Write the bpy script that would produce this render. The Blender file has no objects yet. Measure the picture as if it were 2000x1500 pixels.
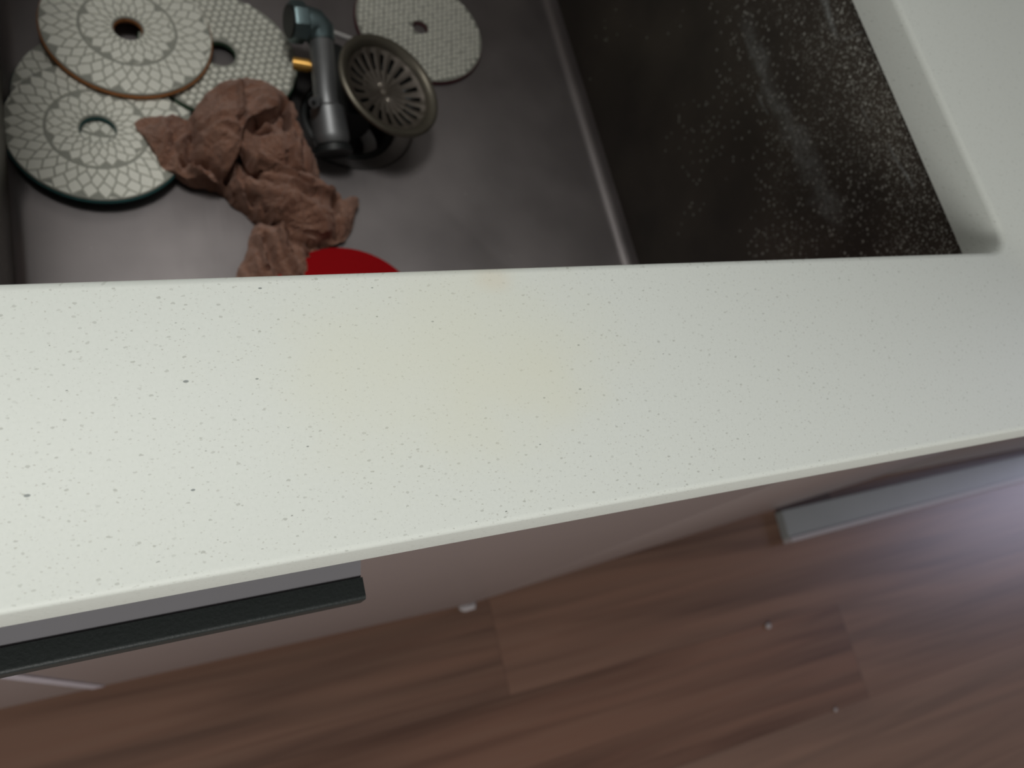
import bpy, bmesh, math, random
from mathutils import Vector, Matrix, noise
random.seed(7)
S = bpy.context.scene
C = S.collection

# ------------------------------------------------------------------ camera
F = 1626.87
AX = Vector((0.89465326, -0.08933079, 0.43773914))     # counter direction (world X) seen by the camera (right, down, forward)
AY = Vector((-0.23209819, -0.9301418, 0.28454641))     # world Y
AZ = Vector((0.38174071, -0.35616883, -0.85288791))    # world Z
CAMZ = 1.11
TOP = 0.90
cam = bpy.data.cameras.new('camera')
co = bpy.data.objects.new('camera', cam)
C.objects.link(co)
R = Matrix(((AX[0], -AX[1], -AX[2]), (AY[0], -AY[1], -AY[2]), (AZ[0], -AZ[1], -AZ[2])))
co.matrix_world = Matrix.Translation((0, 0, CAMZ)) @ R.to_4x4()
cam.sensor_width = 36.0
cam.lens = F * 36 / 2000
cam.clip_start = 0.01
cam.dof.use_dof = True
cam.dof.focus_distance = 0.232
cam.dof.aperture_fstop = 16
S.camera = co

# ------------------------------------------------------------------ light
w = bpy.data.worlds.new('world'); S.world = w; w.use_nodes = True
bg = w.node_tree.nodes['Background']
bg.inputs[0].default_value = (1.0, 0.97, 0.93, 1)
bg.inputs[1].default_value = 0.16

def light(name, kind, loc, target, power, col, **kw):
    l = bpy.data.lights.new(name, kind); l.energy = power; l.color = col
    for k, v in kw.items(): setattr(l, k, v)
    o = bpy.data.objects.new(name, l); C.objects.link(o); o.location = loc
    o.rotation_euler = (Vector(target) - Vector(loc)).to_track_quat('-Z', 'Y').to_euler()
    return o
light('worktop_falloff_spot', 'SPOT', (-0.20, 0.42, 2.3), (-0.06, 0.17, 0.9), 50, (1.0, 0.99, 0.95), spot_size=math.radians(35), spot_blend=1.0, shadow_soft_size=0.22)  # unseen spot added to make the brightness fall off across the worktop
light('window_behind_sink', 'AREA', (0.9, 2.0, 2.1), (0.2, 0.2, 0.8), 8, (0.97, 0.98, 1.0), shape='RECTANGLE', size=1.2, size_y=1.0)
light('front_face_fill', 'AREA', (-0.5, -1.8, 1.8), (0.2, 0.0, 0.9), 34, (1.0, 0.98, 0.95), shape='RECTANGLE', size=0.9, size_y=1.1)  # unseen area lamp added to brighten the worktop's front face
light('window_right', 'AREA', (4.2, 0.25, 1.7), (1.6, 0.0, 0.2), 26, (0.72, 0.74, 1.0), shape='RECTANGLE', size=1.0, size_y=1.0)
S.view_settings.view_transform = 'Standard'
S.view_settings.look = 'None'
S.view_settings.exposure = 0.0
S.view_settings.gamma = 1.0
S.view_settings.use_curve_mapping = False

# ------------------------------------------------------------------ helpers
def ray(px, py):
    d = Vector((px - 1000, py - 750, F))
    return Vector((d.dot(AX), d.dot(AY), d.dot(AZ)))
def at(px, py, H):                                      # point seen at a pixel, H metres below the lens
    r = ray(px, py); s = H / -r.z
    return Vector((r.x * s, r.y * s, CAMZ - H))
def link(name, bm, mat, parent=None, smooth=True):
    bmesh.ops.recalc_face_normals(bm, faces=bm.faces)
    me = bpy.data.meshes.new(name); bm.to_mesh(me); bm.free()
    if smooth:
        for p in me.polygons: p.use_smooth = True
        me.set_sharp_from_angle(angle=math.radians(38))
    me.materials.append(mat)
    o = bpy.data.objects.new(name, me); C.objects.link(o)
    if parent: o.parent = parent
    return o
def tag(o, label=None, cat=None, group=None, kind=None):
    if label: o['label'] = label
    if cat: o['category'] = cat
    if group: o['group'] = group
    if kind: o['kind'] = kind
    return o
def empty(name, loc, label, cat, group=None):
    o = bpy.data.objects.new(name, None); C.objects.link(o); o.location = loc
    o.empty_display_size = 0.02
    return tag(o, label, cat, group)
def box(bm, x0, x1, y0, y1, z0, z1, bev=0.0, M=None):
    vs = [bm.verts.new((x, y, z)) for x in (x0, x1) for y in (y0, y1) for z in (z0, z1)]
    f = [(0, 1, 3, 2), (4, 6, 7, 5), (0, 4, 5, 1), (2, 3, 7, 6), (0, 2, 6, 4), (1, 5, 7, 3)]
    fs = [bm.faces.new([vs[i] for i in q]) for q in f]
    if M: bmesh.ops.transform(bm, matrix=M, verts=vs)
    if bev:
        es = list({e for q in fs for e in q.edges})
        bmesh.ops.bevel(bm, geom=es, offset=bev, segments=3, profile=0.5, affect='EDGES')
def lathe(bm, prof, n=64, M=None, closed=False):
    rings = []
    for r, z in prof:
        if r < 1e-6: v = bm.verts.new((0, 0, z)); rings.append([v] * n)
        else: rings.append([bm.verts.new((r * math.cos(2 * math.pi * i / n), r * math.sin(2 * math.pi * i / n), z)) for i in range(n)])
    prs = list(zip(rings, rings[1:]))
    if closed: prs.append((rings[-1], rings[0]))
    for a, b in prs:
        for i in range(n):
            q = []
            for v in (a[i], a[(i + 1) % n], b[(i + 1) % n], b[i]):
                if v not in q: q.append(v)
            if len(q) > 2: bm.faces.new(q)
    if M:
        bmesh.ops.transform(bm, matrix=M, verts=list({v for r in rings for v in r}))
def tube(bm, pts, rad, n=24, cap=True):
    pts = [Vector(p) for p in pts]
    if not hasattr(rad, '__len__'): rad = [rad] * len(pts)
    up = None; rings = []
    for i, p in enumerate(pts):
        t = (pts[min(i + 1, len(pts) - 1)] - pts[max(i - 1, 0)]).normalized()
        if up is None: up = t.orthogonal().normalized()
        up = (up - t * up.dot(t)).normalized(); s = t.cross(up)
        rings.append([bm.verts.new(p + rad[i] * (math.cos(a) * up + math.sin(a) * s)) for a in [2 * math.pi * k / n for k in range(n)]])
    for a, b in zip(rings, rings[1:]):
        for i in range(n): bm.faces.new((a[i], a[(i + 1) % n], b[(i + 1) % n], b[i]))
    if cap: bm.faces.new(rings[0][::-1]); bm.faces.new(rings[-1])
def frame(loc, n, xdir=Vector((1, 0, 0))):
    n = n.normalized(); x = (xdir - n * xdir.dot(n)).normalized(); y = n.cross(x)
    return Matrix(((x.x, y.x, n.x, loc.x), (x.y, y.y, n.y, loc.y), (x.z, y.z, n.z, loc.z), (0, 0, 0, 1)))

class Nt:
    def __init__(s, name):
        s.m = bpy.data.materials.new(name); s.m.use_nodes = True; s.t = s.m.node_tree
        s.b = s.t.nodes['Principled BSDF']
    def n(s, typ, ins=None, **kw):
        d = s.t.nodes.new(typ)
        for k, v in kw.items(): setattr(d, k, v)
        for k, v in (ins or {}).items():
            if isinstance(v, bpy.types.NodeSocket): s.t.links.new(v, d.inputs[k])
            else: d.inputs[k].default_value = v
        return d
    def set(s, k, v):
        if isinstance(v, bpy.types.NodeSocket): s.t.links.new(v, s.b.inputs[k])
        else: s.b.inputs[k].default_value = v
    def mix(s, f, a, b, blend='MIX'):
        d = s.t.nodes.new('ShaderNodeMix'); d.data_type = 'RGBA'; d.blend_type = blend; d.clamp_factor = True
        for i, v in ((0, f), (6, a), (7, b)):
            if isinstance(v, bpy.types.NodeSocket): s.t.links.new(v, d.inputs[i])
            else: d.inputs[i].default_value = v if i == 0 else (*v, 1)
        return d.outputs[2]
    def math(s, op, a, b=0.5, clamp=False):
        d = s.t.nodes.new('ShaderNodeMath'); d.operation = op; d.use_clamp = clamp
        for i, v in ((0, a), (1, b)):
            if isinstance(v, bpy.types.NodeSocket): s.t.links.new(v, d.inputs[i])
            else: d.inputs[i].default_value = v
        return d.outputs[0]
    def rng(s, v, a, b, c=0.0, d=1.0, smooth=False):
        m = s.t.nodes.new('ShaderNodeMapRange'); m.interpolation_type = 'SMOOTHSTEP' if smooth else 'LINEAR'
        s.t.links.new(v, m.inputs[0])
        for i, x in enumerate((a, b, c, d)): m.inputs[i + 1].default_value = x
        return m.outputs[0]
    def pos(s, scale=(1, 1, 1), loc=(0, 0, 0), rot=(0, 0, 0), obj=False):
        if obj: src = s.n('ShaderNodeTexCoord').outputs['Object']
        else: src = s.n('ShaderNodeNewGeometry').outputs['Position']
        return s.n('ShaderNodeMapping', {'Vector': src, 'Scale': scale, 'Location': loc, 'Rotation': rot}).outputs[0]
    def bump(s, h, strength=0.3, dist=0.001):
        s.set('Normal', s.n('ShaderNodeBump', {'Height': h, 'Strength': strength, 'Distance': dist}).outputs[0])

def plain(name, col, rough=0.5, metal=0.0, var=0.12, scale=60, bump=0.0, spec=None):
    t = Nt(name)
    ns = t.n('ShaderNodeTexNoise', {'Vector': t.pos(obj=True), 'Scale': scale, 'Detail': 5.0}).outputs['Fac']
    t.set('Base Color', t.mix(ns, tuple(c * (1 - var) for c in col), tuple(c * (1 + var) for c in col)))
    t.set('Roughness', rough); t.set('Metallic', metal)
    if spec is not None: t.set('Specular IOR Level', spec)
    if bump: t.bump(ns, bump)
    return t.m

# quartz worktop: off-white with fine grey flakes, a few dark ones and a yellow stain
def quartz():
    t = Nt('speckled_white_quartz')
    sp = t.n('ShaderNodeSeparateXYZ', {0: t.pos()})
    P = t.n('ShaderNodeCombineXYZ', {0: t.math('ADD', sp.outputs[0], t.math('MULTIPLY', t.math('SUBTRACT', sp.outputs[2], TOP), 0.7)), 1: t.math('ADD', sp.outputs[1], t.math('SUBTRACT', sp.outputs[2], TOP)), 2: 0.0}).outputs[0]
    col = t.mix(t.n('ShaderNodeTexNoise', {'Vector': P, 'Scale': 900.0, 'Detail': 3.0}).outputs['Fac'], (0.575, 0.605, 0.56), (0.625, 0.655, 0.61))
    def flakes(col, cell, rmin, rmax, share, tone, stretch, rot, strength, off):
        wv = t.n('ShaderNodeTexNoise', {'Vector': P, 'Scale': 1500.0, 'Detail': 1.0}).outputs['Color']
        ws = t.n('ShaderNodeVectorMath', {0: wv, 'Scale': 0.0006}, operation='SCALE').outputs[0]
        pp = t.n('ShaderNodeVectorMath', {0: P, 1: ws}, operation='ADD').outputs[0]
        mp = t.n('ShaderNodeMapping', {'Vector': pp, 'Rotation': (0, 0, rot), 'Scale': (1 / cell, stretch / cell, 0.0), 'Location': off}).outputs[0]
        v = t.n('ShaderNodeTexVoronoi', {'Vector': mp, 'Scale': 1.0, 'Randomness': 1.0}, voronoi_dimensions='2D')
        sep = t.n('ShaderNodeSeparateColor', {0: v.outputs['Color']})
        on = t.math('LESS_THAN', sep.outputs[0], share)
        rad = t.rng(sep.outputs[1], 0, 1, rmin / cell, rmax / cell)
        d = t.math('SUBTRACT', rad, v.outputs['Distance'])
        m = t.math('MULTIPLY', d, cell / 0.00012, True)
        m = t.math('MULTIPLY', m, on)
        st = t.rng(sep.outputs[2], 0, 1, strength * 0.25, strength)
        return t.mix(t.math('MULTIPLY', m, st), col, tone)
    col = flakes(col, 0.0013, 0.00010, 0.00024, 0.6, (0.43, 0.44, 0.40), 1.3, 0.3, 0.55, (3, 1, 0))
    col = flakes(col, 0.0021, 0.00018, 0.00038, 0.55, (0.37, 0.37, 0.325), 1.5, 0.9, 0.6, (7, 5, 2))
    col = flakes(col, 0.0046, 0.0003, 0.00062, 0.5, (0.31, 0.32, 0.28), 1.7, 2.3, 0.6, (1, 9, 4))
    col = flakes(col, 0.0120, 0.0002, 0.0004, 0.25, (0.10, 0.11, 0.09), 2.2, 1.2, 0.8, (5, 2, 8))
    for px, py, r in ((363, 745, .0008), (502, 740, .0005), (53, 968, .0008), (377, 957, .0006), (508, 563, .0006), (727, 562, .0004),
                      (1063, 777, .0005), (1133, 760, .0006), (1130, 674, .0005), (845, 628, .0005), (1055, 868, .0004), (601, 872, .0004)):
        p = at(px, py, CAMZ - TOP)
        p.z = 0
        dv = t.n('ShaderNodeVectorMath', {0: P, 1: p}, operation='SUBTRACT').outputs[0]
        dm = t.n('ShaderNodeMapping', {'Vector': dv, 'Rotation': (0, 0, px * 0.7), 'Scale': (1, 1.9, 0.3)}).outputs[0]
        l = t.n('ShaderNodeVectorMath', {0: dm}, operation='LENGTH').outputs['Value']
        col = t.mix(t.rng(l, r * 0.7, r, 0.75, 0.0), col, (0.09, 0.11, 0.11))
    # yellow stain
    wob = t.n('ShaderNodeTexNoise', {'Vector': P, 'Scale': 45.0, 'Detail': 3.0}).outputs['Fac']
    for px, py, sx, sy, k, c in ((880, 690, .060, .040, .42, (0.605, 0.61, 0.48)), (965, 545, .007, .005, .5, (0.60, 0.565, 0.46)), (1040, 760, .030, .018, .2, (0.615, 0.61, 0.475))):
        p = at(px, py, CAMZ - TOP)
        p.z = 0
        dv = t.n('ShaderNodeVectorMath', {0: P, 1: p}, operation='SUBTRACT').outputs[0]
        dm = t.n('ShaderNodeVectorMath', {0: dv, 1: (1 / sx, 1 / sy, 1 / 0.05)}, operation='MULTIPLY').outputs[0]
        l = t.n('ShaderNodeVectorMath', {0: dm}, operation='LENGTH').outputs['Value']
        l = t.math('ADD', l, t.math('SUBTRACT', wob, 0.5))
        col = t.mix(t.rng(l, 0.1, 1.25, k, 0.0, True), col, c, 'MULTIPLY' if False else 'MIX')
    t.set('Base Color', col); t.set('Roughness', 0.5); t.set('Specular IOR Level', 0.35)
    return t.m

def wood():
    t = Nt('brown_laminate_planks')
    P = t.n('ShaderNodeNewGeometry').outputs['Position']
    sp = t.n('ShaderNodeSeparateXYZ', {0: P})
    W = 0.152
    v = t.math('DIVIDE', t.math('ADD', sp.outputs[1], 0.071 + W * 20), W)
    row = t.math('FLOOR', v); fy = t.math('FRACT', v)
    # the row with the visible end joint is number 19; the other rows are shifted
    sh = t.math('MULTIPLY', t.math('SUBTRACT', row, 19.0), 0.61)
    u = t.math('DIVIDE', t.math('ADD', t.math('ADD', sp.outputs[0], -1.062 + 1.285 * 8), sh), 1.285)
    cu = t.math('FLOOR', u); fx = t.math('FRACT', u)
    cid = t.n('ShaderNodeCombineXYZ', {0: cu, 1: row, 2: 3.0}).outputs[0]
    rnd = t.n('ShaderNodeTexWhiteNoise', {'Vector': cid}, noise_dimensions='3D')
    off = t.n('ShaderNodeVectorMath', {0: rnd.outputs['Color'], 'Scale': 9.0}, operation='SCALE').outputs[0]
    base = t.n('ShaderNodeVectorMath', {0: P, 1: off}, operation='ADD').outputs[0]
    g1 = t.n('ShaderNodeMapping', {'Vector': base, 'Scale': (1.6, 26, 1), 'Rotation': (0, 0, 0.05)}).outputs[0]
    g2 = t.n('ShaderNodeMapping', {'Vector': base, 'Scale': (4, 110, 1), 'Rotation': (0, 0, 0.05)}).outputs[0]
    n1 = t.n('ShaderNodeTexNoise', {'Vector': g1, 'Scale': 1.0, 'Detail': 4.0, 'Distortion': 0.8}).outputs['Fac']
    n2 = t.n('ShaderNodeTexNoise', {'Vector': g2, 'Scale': 1.0, 'Detail': 3.0}).outputs['Fac']
    c = t.mix(t.rng(n1, 0.36, 0.64), (0.060, 0.025, 0.016), (0.165, 0.082, 0.054))
    c = t.mix(t.rng(n2, 0.35, 0.7, 0.0, 0.4), c, (0.18, 0.105, 0.072))
    c = t.mix(t.rng(rnd.outputs['Value'], 0, 1, 0.0, 0.55), c, (0.29, 0.195, 0.145))
    seam = t.math('MINIMUM', t.math('MULTIPLY', t.math('MINIMUM', fy, t.math('SUBTRACT', 1.0, fy)), W), t.math('MULTIPLY', t.math('MINIMUM', fx, t.math('SUBTRACT', 1.0, fx)), 1.285))
    c = t.mix(t.rng(seam, 0.0, 0.0014, 0.45, 0.0), c, (0.05, 0.025, 0.018))
    t.set('Base Color', c); t.set('Roughness', 0.34); t.set('Specular IOR Level', 0.4)
    return t.m

def steel_floor():
    t = Nt('dusty_brushed_steel')
    P = t.pos()
    a = t.n('ShaderNodeTexNoise', {'Vector': P, 'Scale': 14.0, 'Detail': 5.0}).outputs['Fac']
    b = t.n('ShaderNodeTexNoise', {'Vector': t.pos((900, 30, 30)), 'Scale': 1.0, 'Detail': 2.0}).outputs['Fac']
    c = t.mix(t.rng(a, 0.3, 0.7), (0.26, 0.238, 0.24), (0.345, 0.315, 0.315))
    sm = t.n('ShaderNodeTexVoronoi', {'Vector': P, 'Scale': 90.0})
    on = t.math('LESS_THAN', t.n('ShaderNodeSeparateColor', {0: sm.outputs['Color']}).outputs[0], 0.16)
    d = t.math('MULTIPLY', t.rng(sm.outputs['Distance'], 0.0, 0.14, 0.4, 0.0), on)
    c = t.mix(d, c, (0.5, 0.47, 0.46))
    t.set('Base Color', c); t.set('Metallic', 0.75)
    t.set('Roughness', t.rng(t.math('ADD', a, t.math('MULTIPLY', b, 0.4)), 0.3, 1.1, 0.30, 0.5))
    return t.m

def steel_wall():
    t = Nt('reflection_dark_steel_with_splashed_dust')
    P = t.pos(); sp = t.n('ShaderNodeSeparateXYZ', {0: P})
    a = t.n('ShaderNodeTexNoise', {'Vector': P, 'Scale': 16.0, 'Detail': 4.0}).outputs['Fac']
    c = t.mix(t.rng(a, 0.3, 0.7), (0.055, 0.047, 0.040), (0.10, 0.085, 0.068))  # dark surroundings reflected in the steel, put into its base colour
    # dust dots, thicker towards the rim at the front corner
    dens = t.math('ADD', t.rng(sp.outputs[2], 0.74, 0.885, -0.05, 1.2), t.rng(sp.outputs[1], 0.12, 0.30, 0.22, 0.0))
    dens = t.math('ADD', dens, t.rng(a, 0.35, 0.65, -0.38, 0.22))
    for sc, k, r in ((900.0, 0.55, 0.5), (430.0, 0.45, 0.45), (230.0, 0.22, 0.34), (110.0, 0.07, 0.2)):
        v = t.n('ShaderNodeTexVoronoi', {'Vector': P, 'Scale': sc})
        s_ = t.n('ShaderNodeSeparateColor', {0: v.outputs['Color']})
        on = t.math('LESS_THAN', s_.outputs[0], t.math('MULTIPLY', dens, k))
        m = t.math('MULTIPLY', t.rng(v.outputs['Distance'], r * 0.3, r, 0.75, 0.0), on)
        m = t.math('MULTIPLY', m, t.rng(s_.outputs[1], 0, 1, 0.35, 1.0))
        c = t.mix(m, c, (0.80, 0.82, 0.74))
    t.set('Base Color', c)
    return t, sp, a, c

def finish_wall(t, sp, a, c):
    # dried slurry runs: soft streaks defined by their end points on the wall (Y, Z)
    P = t.pos(); grit = t.n('ShaderNodeTexNoise', {'Vector': P, 'Scale': 500.0, 'Detail': 3.0}).outputs['Fac']
    grit2 = t.n('ShaderNodeTexNoise', {'Vector': P, 'Scale': 70.0, 'Detail': 5.0}).outputs['Fac']
    for (x0, y0, x1, y1, wd, k) in STREAKS:
        A = at_wall(x0, y0); B = at_wall(x1, y1); D = (B - A); L = D.length; D = D / L
        dv = t.n('ShaderNodeVectorMath', {0: P, 1: A}, operation='SUBTRACT').outputs[0]
        u = t.n('ShaderNodeVectorMath', {0: dv, 1: D}, operation='DOT_PRODUCT').outputs['Value']
        Nn = Vector((1, 0, 0)).cross(D)
        v = t.n('ShaderNodeVectorMath', {0: dv, 1: Nn}, operation='DOT_PRODUCT').outputs['Value']
        v = t.math('ABSOLUTE', t.math('ADD', v, t.math('MULTIPLY', t.math('SUBTRACT', t.math('ADD', t.math('MULTIPLY', grit2, 0.5), t.math('MULTIPLY', a, 0.5)), 0.5), wd * 5)))
        m = t.rng(v, 0.0, wd, k, 0.0, True)
        m = t.math('MULTIPLY', m, t.rng(u, -wd, wd * 2, 0, 1, True))
        m = t.math('MULTIPLY', m, t.rng(u, L - wd * 2, L + wd, 1, 0, True))
        m = t.math('MULTIPLY', m, t.rng(grit, .35, .65, .25, 1.0))
        c = t.mix(m, c, (0.50, 0.54, 0.53))
    t.set('Base Color', c); t.set('Metallic', 0.35); t.set('Roughness', 0.42)
    return t.m

SINK_X0, SINK_X1, SINK_Y0, SINK_Y1 = -0.036, 0.3655, 0.1093, 0.535
HS = 0.475                                               # sink floor below the lens
SZ = CAMZ - HS
def at_wall(px, py):
    r = ray(px, py); s = (SINK_X1 + 0.002) / r.x
    return Vector((r.x * s, r.y * s, CAMZ + r.z * s))
STREAKS = [(1455, 40, 1515, 190, .011, .34), (1500, 170, 1600, 360, .011, .38), (1590, 340, 1650, 425, .011, .40),
           (1602, -30, 1635, 75, .003, .5), (1640, 80, 1690, 60, .0012, .3), (1680, 210, 1705, 250, .0008, .35),
           (1735, 280, 1785, 370, .0012, .5), (1478, 180, 1500, 225, .0012, .45)]

M_quartz = quartz()
M_wood = wood()
M_sfloor = steel_floor()
M_swall = finish_wall(*steel_wall())
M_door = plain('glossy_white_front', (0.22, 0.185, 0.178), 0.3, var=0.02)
M_carc = plain('white_chipboard_carcass', (0.62, 0.60, 0.58), 0.5, var=0.04)
M_black = plain('black_powder_coated_metal', (0.020, 0.025, 0.024), 0.5, 0.0, 0.2, 900, 0.15, 0.3)
M_plate = plain('reflection_grey_flange', (0.15, 0.147, 0.155), 0.75, 0.0, 0.03, spec=0.15)  # black handle metal coloured grey for the pale door's reflection
M_board = plain('grey_painted_plinth_board', (0.235, 0.245, 0.24), 0.4, 0.0, 0.15, 9)
M_edge = plain('pale_edge_band', (0.36, 0.33, 0.33), 0.4, var=0.05)
M_crumb = plain('white_plaster', (0.36, 0.33, 0.33), 0.8)
M_sil = plain('dark_silicone_joint', (0.03, 0.035, 0.033), 0.5)
M_face = plain('off_white_resin', (0.83, 0.83, 0.74), 0.6, 0, 0.06, 200)
M_groove = plain('grey_resin_groove', (0.33, 0.335, 0.29), 0.8)
M_teal = plain('teal_backing', (0.02, 0.10, 0.10), 0.75)
M_orange = plain('orange_backing', (0.42, 0.16, 0.045), 0.7)
M_green = plain('green_backing', (0.035, 0.085, 0.045), 0.75)
M_maroon = plain('maroon_backing', (0.10, 0.015, 0.025), 0.75)
M_red = plain('bright_red_velcro', (0.30, 0.0015, 0.004), 0.9, 0, 0.08, 300, 0, 0.15)
M_chrome = plain('worn_chrome', (0.24, 0.245, 0.25), 0.45, 0.7, 0.15, 90)
M_tealmetal = plain('dull_teal_metal', (0.16, 0.22, 0.23), 0.38, 0.8, 0.2, 90)
M_basket = plain('tarnished_steel', (0.42, 0.37, 0.32), 0.3, 0.8, 0.22, 120)
M_brass = plain('brass', (0.75, 0.42, 0.10), 0.3, 0.6)
M_rubber = plain('black_rubber', (0.012, 0.014, 0.014), 0.5)

# ------------------------------------------------------------------ floor and rear wall
bm = bmesh.new(); box(bm, -2.2, 4.6, -2.4, 0.80, -0.03, 0.0)
tag(link('floor', bm, M_wood, smooth=False), kind='structure')
bm = bmesh.new(); box(bm, -2.2, 4.6, 0.72, 0.80, 0.0, 1.25)
tag(link('wall_back', bm, plain('grey_white_wall_paint', (0.5, 0.5, 0.48), 0.8), smooth=False), kind='structure')

# ------------------------------------------------------------------ worktop with the sink cut-out
def rrect(x0, x1, y0, y1, r, z, n=10, per=14):
    pts = []
    for cx, cy, a0 in ((x1 - r, y0 + r, -90), (x1 - r, y1 - r, 0), (x0 + r, y1 - r, 90), (x0 + r, y0 + r, 180)):
        for i in range(n + 1):
            a = math.radians(a0 + 90 * i / n); pts.append(Vector((cx + r * math.cos(a), cy + r * math.sin(a), z)))
    out = []
    for i, p in enumerate(pts):
        q = pts[(i + 1) % len(pts)]; out.append(p)
        if (q - p).length > 0.05:
            for k in range(1, per): out.append(p.lerp(q, k / per))
    return out
def loops_mesh(bm, loops, close=True):
    L = [[bm.verts.new(p) for p in l] for l in loops]
    prs = list(zip(L, L[1:])) + ([(L[-1], L[0])] if close else [])
    n = len(L[0])
    for a, b in prs:
        for i in range(n): bm.faces.new((a[i], a[(i + 1) % n], b[(i + 1) % n], b[i]))
    return L
def project_out(inner, x0, x1, y0, y1, z):
    cx = sum(p.x for p in inner) / len(inner); cy = (SINK_Y0 + SINK_Y1) / 2; cx = (SINK_X0 + SINK_X1) / 2
    out = []
    for p in inner:
        dx, dy = p.x - cx, p.y - cy
        s = min([((x1 - cx) / dx if dx > 0 else (x0 - cx) / dx) if abs(dx) > 1e-9 else 1e9, ((y1 - cy) / dy if dy > 0 else (y0 - cy) / dy) if abs(dy) > 1e-9 else 1e9])
        out.append(Vector((cx + dx * s, cy + dy * s, z)))
    for X, Y in ((x0, y0), (x0, y1), (x1, y0), (x1, y1)):
        k = min(range(len(out)), key=lambda i: (out[i] - Vector((X, Y, z))).length)
        out[k] = Vector((X, Y, z))
    return out
TH = 0.0207
bm = bmesh.new()
b = 0.0030; fb = 0.0018
i0 = rrect(SINK_X0 - b, SINK_X1 + b, SINK_Y0 - b, SINK_Y1 + b, 0.013 + b, TOP)
i1 = rrect(SINK_X0 - b * .5, SINK_X1 + b * .5, SINK_Y0 - b * .5, SINK_Y1 + b * .5, 0.013 + b * .5, TOP - b * .16)
i2 = rrect(SINK_X0 - b * .15, SINK_X1 + b * .15, SINK_Y0 - b * .15, SINK_Y1 + b * .15, 0.013 + b * .15, TOP - b * .5)
i3 = rrect(SINK_X0, SINK_X1, SINK_Y0, SINK_Y1, 0.013, TOP - b)
i4 = rrect(SINK_X0, SINK_X1, SINK_Y0, SINK_Y1, 0.013, TOP - TH)
XA, XB, YA, YB = -0.75, 1.95, 0.0300, 0.72
def ol(ins, z): return project_out(i0, XA, XB, YA + ins, YB, z)
o_top = [ol(fb, TOP), ol(fb * .5, TOP - fb * .13), ol(fb * .13, TOP - fb * .5), ol(0, TOP - fb), ol(0, TOP - TH + .0006), ol(.0006, TOP - TH)]
loops_mesh(bm, [i0, i1, i2, i3, i4] + o_top[::-1])
worktop = tag(link('worktop', bm, M_quartz), 'white speckled quartz worktop with faint yellow stain, cut out around the steel sink', 'countertop')

# ------------------------------------------------------------------ undermount sink
DC = at(684, 222, HS); DR = 0.0465
sink = empty('kitchen_sink', ((SINK_X0 + SINK_X1) / 2, (SINK_Y0 + SINK_Y1) / 2, 0), 'square stainless steel undermount sink holding polishing pads and a rag', 'sink')
def child(name, bm, mat, parent, smooth=True):
    o = link(name, bm, mat, parent, smooth)
    M = Matrix.Translation(parent.location)
    o.matrix_parent_inverse = M.inverted()
    return o
e = 0.0018; FR = 0.010
X0, X1, Y0, Y1 = SINK_X0 - e, SINK_X1 + e, SINK_Y0 - e, SINK_Y1 + e
lw = [rrect(X0 - .012, X1 + .012, Y0 - .012, Y1 + .012, 0.026, TOP - TH - .0006), rrect(X0, X1, Y0, Y1, 0.014, TOP - TH - .0006),
      rrect(X0, X1, Y0, Y1, 0.014, TOP - TH - .002), rrect(X0, X1, Y0, Y1, 0.014, SZ + FR)]
bm = bmesh.new(); loops_mesh(bm, lw, False)
child('bowl_wall', bm, M_swall, sink)
lf = [lw[-1]]
for k in range(1, 7):
    a = k / 6 * math.pi / 2; ins = FR * (1 - math.cos(a))
    lf.append(rrect(X0 + ins, X1 - ins, Y0 + ins, Y1 - ins, max(0.014 - ins, 0.004), SZ + FR - FR * math.sin(a)))
circ = []
for p in lf[-1]:
    d = Vector((p.x - DC.x, p.y - DC.y, 0)).normalized(); circ.append(Vector((DC.x, DC.y, SZ)) + d * DR)
bm = bmesh.new(); loops_mesh(bm, lf + [circ], False)
child('bowl_floor', bm, M_sfloor, sink)
bm = bmesh.new()
lathe(bm, [(DR + .0016, 0.0002), (DR + .0010, -.0022), (DR, -.0022), (DR - .0006, 0.0), (DR - .003, -.0004), (DR - .006, -.003), (DR - .011, -.004), (DR - .013, -.006), (DR - .014, -.030), (.018, -.036), (.018, -.06), (0, -.06)], 96, Matrix.Translation((DC.x, DC.y, SZ)))
fl = child('drain_outlet', bm, plain('drain_steel', (0.20, 0.19, 0.19), 0.3, 0.8), sink)
bm = bmesh.new(); lathe(bm, [(.0325, -.0290), (.0325, -.007), (.030, -.006), (.028, -.008), (.026, -.029)], 64, Matrix.Translation((DC.x, DC.y, SZ)), True)
child('rubber_seal', bm, M_rubber, sink)
bm = bmesh.new(); loops_mesh(bm, [rrect(X0 - .0003, X1 + .0003, Y0 - .0003, Y1 + .0003, .0145, TOP - TH - .0001), rrect(X0 - .0003, X1 + .0003, Y0 - .0003, Y1 + .0003, .0145, TOP - TH - .0006),
                                  rrect(X0 - .004, X1 + .004, Y0 - .004, Y1 + .004, .018, TOP - TH - .0006), rrect(X0 - .004, X1 + .004, Y0 - .004, Y1 + .004, .018, TOP - TH - .0001)])
child('silicone_joint', bm, M_sil, sink)

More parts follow.
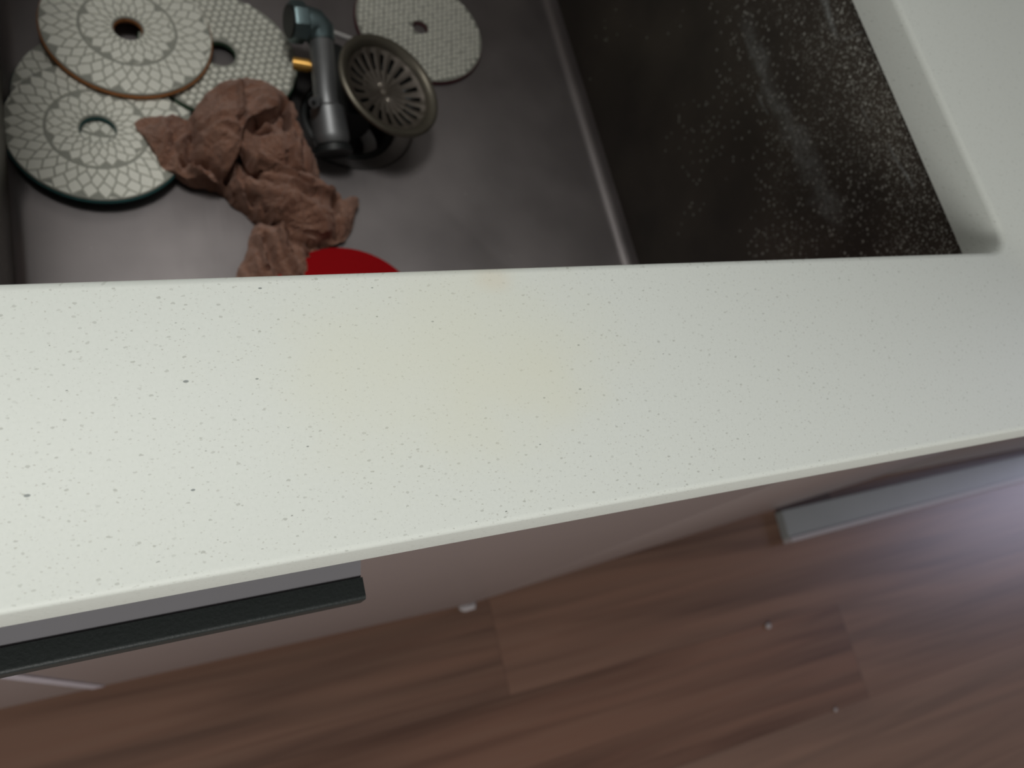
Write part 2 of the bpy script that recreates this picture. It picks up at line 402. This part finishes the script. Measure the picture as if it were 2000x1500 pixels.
# ------------------------------------------------------------------ base cabinet with its fronts
cab = empty('base_cabinet', (0.6, 0.4, 0), 'glossy pale mauve-grey base cabinet under the worktop with black edge pull', 'cabinet')
ZT = TOP - TH - 0.001
bm = bmesh.new()
for a in ((-.70, -.682, .074, .70, .10, ZT), (1.90, 1.918, .130, .70, .10, ZT), (-.682, 1.90, .15, .70, .10, .118), (-.682, 1.90, .69, .70, .118, ZT)): box(bm, *a)
child('carcass', bm, M_carc, cab, False)
bm = bmesh.new(); box(bm, -.69, 1.91, .175, .191, 0, .10); child('plinth', bm, M_carc, cab, False)
def front(x0, y0, x1, y1, z0, z1):
    bm = bmesh.new(); L = math.hypot(x1 - x0, y1 - y0); a = math.atan2(y1 - y0, x1 - x0)
    box(bm, 0.0005, L - 0.0005, 0, 0.018, z0, z1, 0.0008, Matrix.Translation((x0, y0, 0)) @ Matrix.Rotation(a, 4, 'Z'))
    return bm
YF = 0.0530
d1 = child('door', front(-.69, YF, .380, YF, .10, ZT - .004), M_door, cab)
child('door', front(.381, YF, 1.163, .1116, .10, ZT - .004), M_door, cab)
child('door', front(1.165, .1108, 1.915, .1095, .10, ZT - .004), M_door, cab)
# added pale strip: highlight of a door edge put into its colour
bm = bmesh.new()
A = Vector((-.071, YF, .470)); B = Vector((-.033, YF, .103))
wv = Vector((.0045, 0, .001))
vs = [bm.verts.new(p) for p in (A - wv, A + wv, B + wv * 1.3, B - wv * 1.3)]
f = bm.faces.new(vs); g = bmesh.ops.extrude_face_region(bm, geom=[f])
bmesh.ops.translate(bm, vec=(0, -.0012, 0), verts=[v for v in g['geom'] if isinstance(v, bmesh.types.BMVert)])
o = link('edge_highlight_strip', bm, plain('pale_edge_highlight', (0.42, 0.39, 0.43), 0.4), d1); o['label'] = 'pale narrow strip standing in for the highlight on a door edge'
# handle
HH = 0.272; HX = 0.2555 * HH; HZ = CAMZ - HH; HB0 = 0.1103 * HH; HB1 = 0.0850 * HH
hd = link('handle', bmesh.new(), M_black, d1)
prof = [(HB0, 0), (HB1 + .0012, 0)] + [(HB1 + .0012 - .0014 * math.sin(a), -.0014 * (1 - math.cos(a))) for a in [k / 8 * math.pi / 2 for k in range(1, 9)]]
prof += [(HB1 - .0004, -.0085), (HB1 + .0004, -.0095), (HB1 + .0022, -.0095), (HB1 + .0022, -.0024), (HB0, -.0024)]
bm = bmesh.new()
ra = [bm.verts.new((-.62, y, HZ + z)) for y, z in prof]; rb = [bm.verts.new((HX, y, HZ + z)) for y, z in prof]
for i in range(len(prof)):
    j = (i + 1) % len(prof); bm.faces.new((ra[i], ra[j], rb[j], rb[i]))
bm.faces.new(ra); bm.faces.new(rb[::-1])
bmesh.ops.recalc_face_normals(bm, faces=bm.faces); bm.to_mesh(hd.data); bm.free()
for p in hd.data.polygons: p.use_smooth = True
hd.data.set_sharp_from_angle(angle=math.radians(30)); hd['label'] = 'black powder-coated edge pull handle'
bm = bmesh.new(); vs = [bm.verts.new((x, y, HZ + z)) for x in (-.62, HX - .0004) for y, z in ((HB0 - .0001, -.0010), (HB0 - .0001, -.0022), (YF - .0003, .0160), (YF - .0003, .0175))]
for q in ((0, 1, 2, 3), (7, 6, 5, 4), (0, 3, 7, 4), (1, 0, 4, 5), (2, 1, 5, 6), (3, 2, 6, 7)): bm.faces.new([vs[k] for k in q])
o = link('mounting_plate', bm, M_plate, d1, False); o['label'] = 'grey sloping flange between the handle and the front'

# ------------------------------------------------------------------ loose plinth board lying on the floor
HB = CAMZ - 0.018
p1, p2 = at(1526, 997, HB), at(1541, 1051, HB)
q1, q2 = at(2000, 889, HB), at(2000, 931, HB)
q1 = p1 + (q1 - p1) * 1.7; q2 = p2 + (q2 - p2) * 1.7
lb = empty('plinth_board', ((p1 + q2) / 2) * Vector((1, 1, 0)) if False else Vector(((p1.x + q2.x) / 2, (p1.y + q2.y) / 2, 0)), 'narrow grey board lying on the brown floor beside the cabinet front', 'board')
bm = bmesh.new()
tp = [bm.verts.new((p.x, p.y, .018)) for p in (p1, p2, q2, q1)]; bt = [bm.verts.new((p.x, p.y, .0002)) for p in (p1, p2, q2, q1)]
bm.faces.new(tp); bm.faces.new(bt[::-1])
for i in range(4): bm.faces.new((tp[i], bt[i], bt[(i + 1) % 4], tp[(i + 1) % 4]))
bmesh.ops.bevel(bm, geom=list(bm.edges), offset=.0012, segments=2, affect='EDGES')
child('panel', bm, M_board, lb)
bm = bmesh.new()
d = (q2 - p2).normalized(); nn = Vector((d.y, -d.x, 0))
A, B = p2 + d * .002, q2 - d * .002
vs = [bm.verts.new((p.x, p.y, z)) for p, z in ((A + nn * .0002, .0202), (B + nn * .0002, .0202), (B + nn * .0002, .0005), (A + nn * .0002, .0005))]
f = bm.faces.new(vs); g = bmesh.ops.extrude_face_region(bm, geom=[f]); bmesh.ops.translate(bm, vec=nn * .007, verts=[v for v in g['geom'] if isinstance(v, bmesh.types.BMVert)])
o = child('edge_band', bm, M_edge, lb, False); o['label'] = 'paler edge band along the front'

# plaster crumbs on the floor
for k, (px, py, r, fx, lab) in enumerate(((914, 1184, .006, 2.2, 'white plaster crumb lying right below the cabinet front edge'),
                                       (1551, 1045, .006, 1.5, 'white plaster crumb at the left end of the grey board'),
                                       (1500, 1222, .0045, 1.1, 'small round white crumb alone on the dark brown plank'),
                                       (1631, 1386, .003, 1.0, 'faint tiny crumb near the plank end joint, nearest the bottom edge'))):
    bm = bmesh.new(); bmesh.ops.create_icosphere(bm, subdivisions=3, radius=1)
    for v in bm.verts: v.co *= 1 + .35 * noise.noise(v.co * 1.6 + Vector((k * 5, 0, 0)))
    bmesh.ops.scale(bm, vec=(r * fx, r, r * .55), verts=bm.verts)
    zmin = min(v.co.z for v in bm.verts)
    o = link('plaster_crumb', bm, M_crumb); p = at(px, py, CAMZ - r * .3); o.location = (p.x, p.y, -zmin + .0001)
    tag(o, lab, 'debris')

# ------------------------------------------------------------------ diamond polishing pads
def ring_disc(bm, r, h, z0, z1, M=None, n=96, bev=.0004):
    lathe(bm, [(h, z0), (r - bev, z0), (r, z0 + bev), (r, z1 - bev), (r - bev, z1), (h + bev, z1), (h, z1 - bev)], n, M, True)
def hexpoly(bm, pts, z0, z1, inset=.0003):
    c = sum(pts, Vector((0, 0, 0))) / len(pts)
    lo = [bm.verts.new((p.x, p.y, z0)) for p in pts]
    hi = [bm.verts.new((*(c + (p - c) * (1 - inset / max((p - c).length, 1e-5))).xy, z1)) for p in pts]
    bm.faces.new(hi)
    for i in range(len(pts)): j = (i + 1) % len(pts); bm.faces.new((lo[i], lo[j], hi[j], hi[i]))
def shrink(P, g):                                       # move every side of a convex polygon inwards by g
    U = []
    for p in P:
        if not U or (p - U[-1]).length > 3e-4: U.append(p)
    if len(U) > 1 and (U[0] - U[-1]).length < 3e-4: U.pop()
    n = len(U)
    if n < 3: return []
    ar = sum(U[i].x * U[(i + 1) % n].y - U[(i + 1) % n].x * U[i].y for i in range(n))
    if ar < 0: U.reverse()
    if abs(ar) < 2e-6: return []
    out = U
    for i in range(n):                                  # clip by each shifted side
        a, b = U[i], U[(i + 1) % n]; d = (b - a).normalized(); nn = Vector((-d.y, d.x, 0)); o = a + nn * g
        res = []
        for k in range(len(out)):
            p, q = out[k], out[(k + 1) % len(out)]; dp, dq = (p - o).dot(nn), (q - o).dot(nn)
            if dp >= 0: res.append(p)
            if dp * dq < 0: res.append(p.lerp(q, dp / (dp - dq)))
        out = res
        if len(out) < 3: return []
    return out
def pad(loc, hole, back, style, label, rot=0.0, tilt=(0, 0), R=.050, flip=False):
    t = empty('polishing_pad', loc, label, 'polishing pad', 'round polishing pads in the sink')
    t.rotation_euler = (tilt[0], tilt[1], rot)
    if flip: t.rotation_euler = (math.pi, 0, rot)
    bm = bmesh.new(); ring_disc(bm, R + .0005, hole, -.0006, .0018)
    link('backing', bm, back, t)
    bm = bmesh.new(); ring_disc(bm, R - .0002, hole + .0004, .0018, .0032)
    fc = link('abrasive_face', bm, M_groove, t)
    bm = bmesh.new(); rr = random.Random(len(label))
    if style == 'web':
        for r0, r1, N, rows, gap in ((hole + .001, .0275, 22, 3, .00026), (.0285, R - .0003, 34, 3, .00032)):
            dr = (r1 - r0) / rows; dt = 2 * math.pi / N
            jit = {}
            def pt(ir, it):                                # shared jittered lattice corner
                key = (ir, it % (2 * N))
                if key not in jit: jit[key] = (rr.uniform(-.07, .07) * dr, rr.uniform(-.09, .09) * dt)
                dj, tj = jit[key]
                rho = r0 + ir / 3 * dr + dj; th = it * dt / 2 + tj
                rho = min(max(rho, r0), r1)
                return rho, th
            for k in range(-1, rows + 1):
                for i in range(N):
                    c2 = 2 * i + (k % 2)
                    base = 3 * k
                    cs = [pt(base, c2 - 1), pt(base - 2, c2), pt(base, c2 + 1), pt(base + 1, c2 + 1), pt(base + 3, c2), pt(base + 1, c2 - 1)]
                    if max(c[0] for c in cs) - min(c[0] for c in cs) < .0010: continue
                    P = [Vector((rho * math.cos(th), rho * math.sin(th), 0)) for rho, th in cs]
                    U = shrink(P, gap)
                    if len(U) > 2: hexpoly(bm, U, .0031, .0038)
    else:
        p = .0044 if style == 'dots' else .0052
        for j in range(-16, 17):
            for i in range(-16, 17):
                x = (i + (j % 2) / 2) * p + rr.uniform(-.0003, .0003); y = j * p * .866 + rr.uniform(-.0003, .0003)
                if hole + p * .45 < math.hypot(x, y) < R - p * .42:
                    a0 = rr.random()
                    hexpoly(bm, [Vector((x + p * .43 * math.cos(a0 + a), y + p * .43 * math.sin(a0 + a), 0)) for a in [q * math.pi / 4 for q in range(8)]], .0031, .0039, .0004)
    o = link('resin_segments', bm, M_face, fc, False); o['kind'] = 'stuff'
    return t
def padloc(px, py, z): p = at(px, py, CAMZ - z - .003); return Vector((p.x, p.y, z))
pad(padloc(203, 193, SZ + .0008), .009, M_teal, 'web', 'white webbed polishing pad lying lowest, mostly hidden under the teal-edged pad', .4)
pad(padloc(191, 253, SZ + .0066), .0095, M_teal, 'web', 'white webbed polishing pad with teal edge, nearest the front at left', .1, (-.03, 0))
pad(padloc(430, 104, SZ + .0046), .0095, M_green, 'dots2', 'white dotted polishing pad with green edge under the brown rag', .2)
pad(padloc(250, 56, SZ + .0115), .0082, M_orange, 'web', 'white webbed polishing pad with orange edge, topmost of the pile', .9, (.012, .0))
pad(padloc(821, 53, SZ + .0008), .0058, M_maroon, 'dots', 'white dotted polishing pad with maroon edge behind the strainer basket', .3)
q = at(0, 0, 1)
red = Vector((.300 * .471, .447 * .471, SZ + .0045))
pad(red, .008, M_red, 'dots', 'polishing pad turned over showing its bright red back, beside the worktop edge', 0, flip=True)

# ------------------------------------------------------------------ basket strainer lying tilted over the drain
ctr = at(763, 166, HS - .044)
v = ray(763, 170).normalized()
def imgdir(px, py, dx, dy):                              # direction square to the sight line that runs (dx, dy) there
    r0 = ray(px, py).normalized(); r1 = ray(px + dx, py + dy).normalized(); d = r1 - r0
    return (d - r0 * d.dot(r0)).normalized()
wd = imgdir(763, 170, 7.2, -7.6)
nb = (-v * .66 + wd * .75).normalized()
MB = frame(Vector((0, 0, 0)), nb, Vector((1, -.6, 0)))
M_rim = plain('tarnished_rim', (0.15, 0.135, 0.105), 0.4, 0.7, 0.2, 120)
bs = empty('basket_strainer', ctr, 'tarnished steel sink strainer basket with slotted rim, leaning beside the pipe fitting', 'strainer')
RB = .0405
bm = bmesh.new()
lathe(bm, [(RB, -.002), (RB, .0), (RB - .0015, .0012), (RB - .004, .0010), (RB - .006, -.0006), (RB - .008, -.003), (RB - .009, -.006), (RB - .0085, -.0065), (RB - .006, -.0040), (RB - .003, -.002)], 96, MB, True)
bmesh.ops.scale(bm, vec=(.93,) * 3, verts=bm.verts)
link('rim', bm, M_rim, bs)
# slotted dish: 22 ribs between a rim ring and a centre plate
bm = bmesh.new()
N = 20; NS = 5
def dishz(r): k = (r / .032); return -.0095 + .0055 * k ** 3
rad = [.0, .004, .008, .012, .0145, .0175, .0205, .0235, .0265, .029, .0312, .0322]
tot = N * NS
grid = [[bm.verts.new((r * math.cos(2 * math.pi * i / tot), r * math.sin(2 * math.pi * i / tot), dishz(r) + (.0004 if i % NS in (0, 1) else 0))) if r else None for i in range(tot)] for r in rad]
cv = bm.verts.new((0, 0, dishz(0)))
for i in range(tot): bm.faces.new((cv, grid[1][i], grid[1][(i + 1) % tot]))
for a in range(1, len(rad) - 1):
    for i in range(tot):
        if 5 <= a <= 8 and i % NS in (2, 3): continue
        bm.faces.new((grid[a][i], grid[a][(i + 1) % tot], grid[a + 1][(i + 1) % tot], grid[a + 1][i]))
g = bmesh.ops.solidify(bm, geom=bm.faces[:], thickness=.0008)
bmesh.ops.transform(bm, matrix=MB, verts=bm.verts)
bmesh.ops.scale(bm, vec=(.93,) * 3, verts=bm.verts); link('slotted_dish', bm, M_basket, bs)
bm = bmesh.new(); lathe(bm, [(.0315, -.0060), (.0290, -.012), (.022, -.017), (.010, -.018), (0, -.018)], 64, MB)
bmesh.ops.scale(bm, vec=(.93,) * 3, verts=bm.verts); link('cup', bm, M_rubber, bs)
bm = bmesh.new(); lathe(bm, [(0, -.0085), (.0022, -.0088), (.0030, -.0105), (.0062, -.0112), (.0070, -.0125), (.0070, -.0135)], 40, MB)
bmesh.ops.scale(bm, vec=(.93,) * 3, verts=bm.verts); link('centre_knob', bm, M_basket, bs)

# ------------------------------------------------------------------ metal pipe fitting
P = lambda px, py, h: at(px, py, HS - h)
pf = empty('pipe_fitting', P(645, 250, .0), 'dull chrome pipe fitting with bent elbow lying across the drain', 'pipe fitting')
def pchild(name, bm, mat):
    return child(name, bm, mat, pf)
a, b_, c_ = P(627, 75, .030), P(636, 190, .030), P(648, 275, .020)
bm = bmesh.new(); tube(bm, [a, a.lerp(b_, .5), b_, b_.lerp(c_, .25)], [.0080, .0078, .0078, .0082], 32); pchild('pipe', bm, M_chrome)
bm = bmesh.new(); tube(bm, [b_.lerp(c_, .2), b_.lerp(c_, .28), b_.lerp(c_, .9), c_, c_.lerp(b_, -.10)], [.0085, .0112, .0118, .0118, .0105], 40); pchild('collar', bm, M_chrome)
d = (c_ - b_).normalized()
bm = bmesh.new(); tube(bm, [c_ + d * .0042, c_ + d * .0085], [.0120, .0128], 40); pchild('end_ring', bm, M_rubber)
e1, e2, e3, e4 = P(627, 82, .030), P(624, 62, .032), P(612, 50, .034), P(596, 46, .035)
bm = bmesh.new(); tube(bm, [e1, e2, e3, e4, P(588, 45, .035)], [.0090, .0105, .0112, .0112, .0105], 40); pchild('elbow', bm, M_tealmetal)
bm = bmesh.new(); A, B = P(594, 45, .035), P(566, 42, .036); tube(bm, [A, A.lerp(B, .1), A.lerp(B, .85), B], [.0125, .0135, .0135, .0128], 8); pchild('hex_nut', bm, M_tealmetal)
d = (B - A).normalized(); bm = bmesh.new(); tube(bm, [B - d * .0002, B + d * .0012], [.0105, .0105], 32); pchild('threaded_mouth', bm, M_rubber)
bm = bmesh.new(); tube(bm, [P(630, 135, .026), P(604, 129, .025), P(603, 129, .025), P(572, 124, .024)], [.0034, .0034, .0042, .0042], 24); pchild('brass_nipple', bm, M_brass)
bm = bmesh.new(); tube(bm, [P(620, 196, .036), P(613, 200, .041)], [.0034, .0034], 24, True); sc = pchild('screw', bm, M_chrome)
bm = bmesh.new(); A, B = P(613.4, 199.8, .0405), P(612.6, 200.4, .0414); tube(bm, [A, B], .0015, 16)
link('screw_hole', bm, M_rubber, sc)
# black body behind the pipe
bm = bmesh.new(); tube(bm, [P(646, 105, .014), P(664, 190, .0155), P(680, 250, .0165)], [.010, .0130, .0145], 32); pchild('black_body', bm, M_rubber)
bm = bmesh.new(); tube(bm, [P(640, 60, .020), P(700, 82, .012)], .0019, 16); pchild('thin_rod', bm, plain('light_rod', (.6, .58, .57), .4))

# ------------------------------------------------------------------ crumpled brown rag
PATCH = [
 ([(500,440,8),(540,446,12),(588,470,9),(598,505,6),(590,560,3),(530,575,3),(462,560,3),(478,500,5)], (545,500,15)),
 ([(560,440,8),(610,455,8),(622,486,6),(600,506,5),(580,518,5),(560,500,8)], (595,480,13)),
 ([(266,234,15),(325,227,18),(380,235,20),(420,300,22),(400,350,16),(345,337,14),(312,318,14),(294,285,14)], (350,280,22)),
 ([(338,325,14),(420,300,15),(500,345,18),(540,420,15),(520,440,8),(490,420,6),(455,398,5),(425,365,6),(400,352,12),(365,350,13)], (455,360,18)),
 ([(480,352,22),(520,335,28),(580,328,27),(640,360,21),(666,385,16),(674,440,9),(660,474,5),(600,474,6),(545,446,9),(505,400,14)], (585,398,31)),
 ([(640,372,14),(668,388,12),(698,388,7),(694,420,5),(676,468,4),(650,452,9)], (670,415,15)),
 ([(470,235,34),(520,218,34),(565,205,30),(583,240,28),(600,280,24),(617,312,20),(620,352,14),(570,350,20),(510,332,26),(462,295,30)], (548,285,37)),
 ([(366,240,18),(392,198,22),(428,165,24),(470,154,25),(520,163,25),(562,190,22),(580,228,22),(556,206,30),(520,212,38),(484,232,41),(474,270,38),(462,305,32),(436,335,24),(398,322,20),(360,300,15)], (435,240,43)),
]
def cat(pts, n):
    m = len(pts); out = []
    for i in range(n):
        u = i / n * m; k = int(u); f = u - k
        p0, p1_, p2_, p3 = (Vector(pts[(k + j) % m]) for j in (-1, 0, 1, 2))
        out.append(0.5 * ((2 * p1_) + (p2_ - p0) * f + (2 * p0 - 5 * p1_ + 4 * p2_ - p3) * f * f + (3 * p1_ - p0 - 3 * p2_ + p3) * f ** 3))
    return out
def gxy(px, py): q = ray(px, py); return Vector((q.x / -q.z, q.y / -q.z))
FOLDS = [(gxy(*a_), gxy(*b__), w_ / 1650, h_) for a_, b__, w_, h_ in (
 ((490,250),(515,228),9,-.013), ((515,226),(552,216),8,-.013), ((557,196),(562,240),8,-.012), ((500,262),(530,252),7,-.008), ((472,232),(480,300),7,-.005), ((480,300),(500,340),8,-.010), ((500,340),(560,358),6,-.007),
 ((362,312),(408,322),7,-.010), ((408,322),(440,345),8,-.012), ((430,340),(466,395),8,-.012), ((466,395),(520,430),7,-.010), ((488,372),(520,410),9,-.010), ((380,240),(372,300),8,-.005), ((330,240),(360,330),5,-.002),
 ((375,340),(430,370),4,.005), ((430,370),(480,412),4,.005), ((455,330),(470,375),4,.004), ((505,398),(560,462),5,.006), ((500,320),(610,352),5,.004), ((470,170),(478,300),7,.004), ((540,355),(650,378),6,.004),
 ((655,385),(660,465),7,-.005), ((560,462),(640,482),6,-.006), ((520,465),(560,560),9,-.008), ((500,470),(520,520),7,.004), ((545,460),(585,540),6,.005), ((560,260),(600,330),6,-.003))]
def folds(p):
    g_ = Vector((p.x, p.y)) / (CAMZ - p.z); t_ = 0
    for a_, b__, w_, h_ in FOLDS:
        d_ = b__ - a_; u_ = max(0, min(1, (g_ - a_).dot(d_) / d_.dot(d_))); l_ = (g_ - a_ - d_ * u_).length / w_
        if l_ < 3: t_ += 1.5 * h_ * math.exp(-l_ * l_)
    return t_
bm = bmesh.new()
for k, (ol_, ce) in enumerate(PATCH):
    n = 200; rings = 48
    base = cat(ol_, n); ce = Vector(ce)
    W = [P(q[0], q[1], max(q[2], 1.5) / 1000) for q in base]; Cw = P(ce.x, ce.y, ce.z / 1000)
    rs = []
    so = Vector((k * .37, k * .19, k * .05))
    ang = k * 1.1
    fdir = Vector((math.cos(ang), math.sin(ang), 0))
    for j in range(1, rings + 6):
        row = []
        for q in W:
            if j <= rings:
                s = j / rings
                p = Cw.lerp(q, s); p.z = Cw.z + (q.z - Cw.z) * s ** 1.7
                amp = 1.0
            else:
                s = (j - rings) / 5
                p = q.lerp(Cw, .10 * s); p.z = q.z - min(.009, max(q.z - SZ - .0012, 0)) * s; amp = 1 - .6 * s
            fo = p + so
            wv = noise.noise(fo * 38) * 1.0
            ridge = 1 - abs(noise.noise(Vector((fo.dot(fdir) * 95 + wv * 1.2, fo.dot(Vector((-fdir.y, fdir.x, 0))) * 26, fo.z * 30)))) * 2
            h = .0060 * (ridge - .55) + .0035 * noise.noise(fo * 60) + .0012 * noise.noise(fo * 260) + .0007 * noise.noise(fo * 700)
            edge = 1 - .55 * min(1, max(0, (j / rings - .8) * 4))
            p.z += h * amp * edge + folds(p) * (1 if j <= rings else .5)
            p.x += .0014 * noise.noise(fo * 120) + .0006 * noise.noise(fo * 500); p.y += .0014 * noise.noise(fo * 120 + Vector((9, 9, 9))) + .0006 * noise.noise(fo * 500 + Vector((3, 3, 3)))
            p.z = max(p.z, SZ + .0008)
            row.append(bm.verts.new(p))
        rs.append(row)
    c0 = bm.verts.new(sum((v.co for v in rs[0]), Vector((0, 0, 0))) / n)
    for i in range(n): bm.faces.new((c0, rs[0][i], rs[0][(i + 1) % n]))
    for a_, b__ in zip(rs, rs[1:]):
        for i in range(n): bm.faces.new((a_[i], b__[i], b__[(i + 1) % n], a_[(i + 1) % n]))
t = Nt('brown_terry_cloth')
Pn = t.pos()
n1 = t.n('ShaderNodeTexNoise', {'Vector': Pn, 'Scale': 1300.0, 'Detail': 3.0}).outputs['Fac']
n2 = t.n('ShaderNodeTexNoise', {'Vector': Pn, 'Scale': 40.0, 'Detail': 4.0}).outputs['Fac']
cc = t.mix(t.rng(n2, .3, .7), (0.37, 0.17, 0.108), (0.52, 0.27, 0.18))
cc = t.mix(t.rng(n1, .35, .7, 0, .5), cc, (0.20, 0.105, 0.072))
t.set('Base Color', cc); t.set('Roughness', .95); t.set('Specular IOR Level', .1); t.set('Sheen Weight', .25)
t.bump(n1, 1.0, .0025)
tag(link('cleaning_rag', bm, t.m), 'crumpled brown cloth rag lying over the pads in the sink', 'rag')
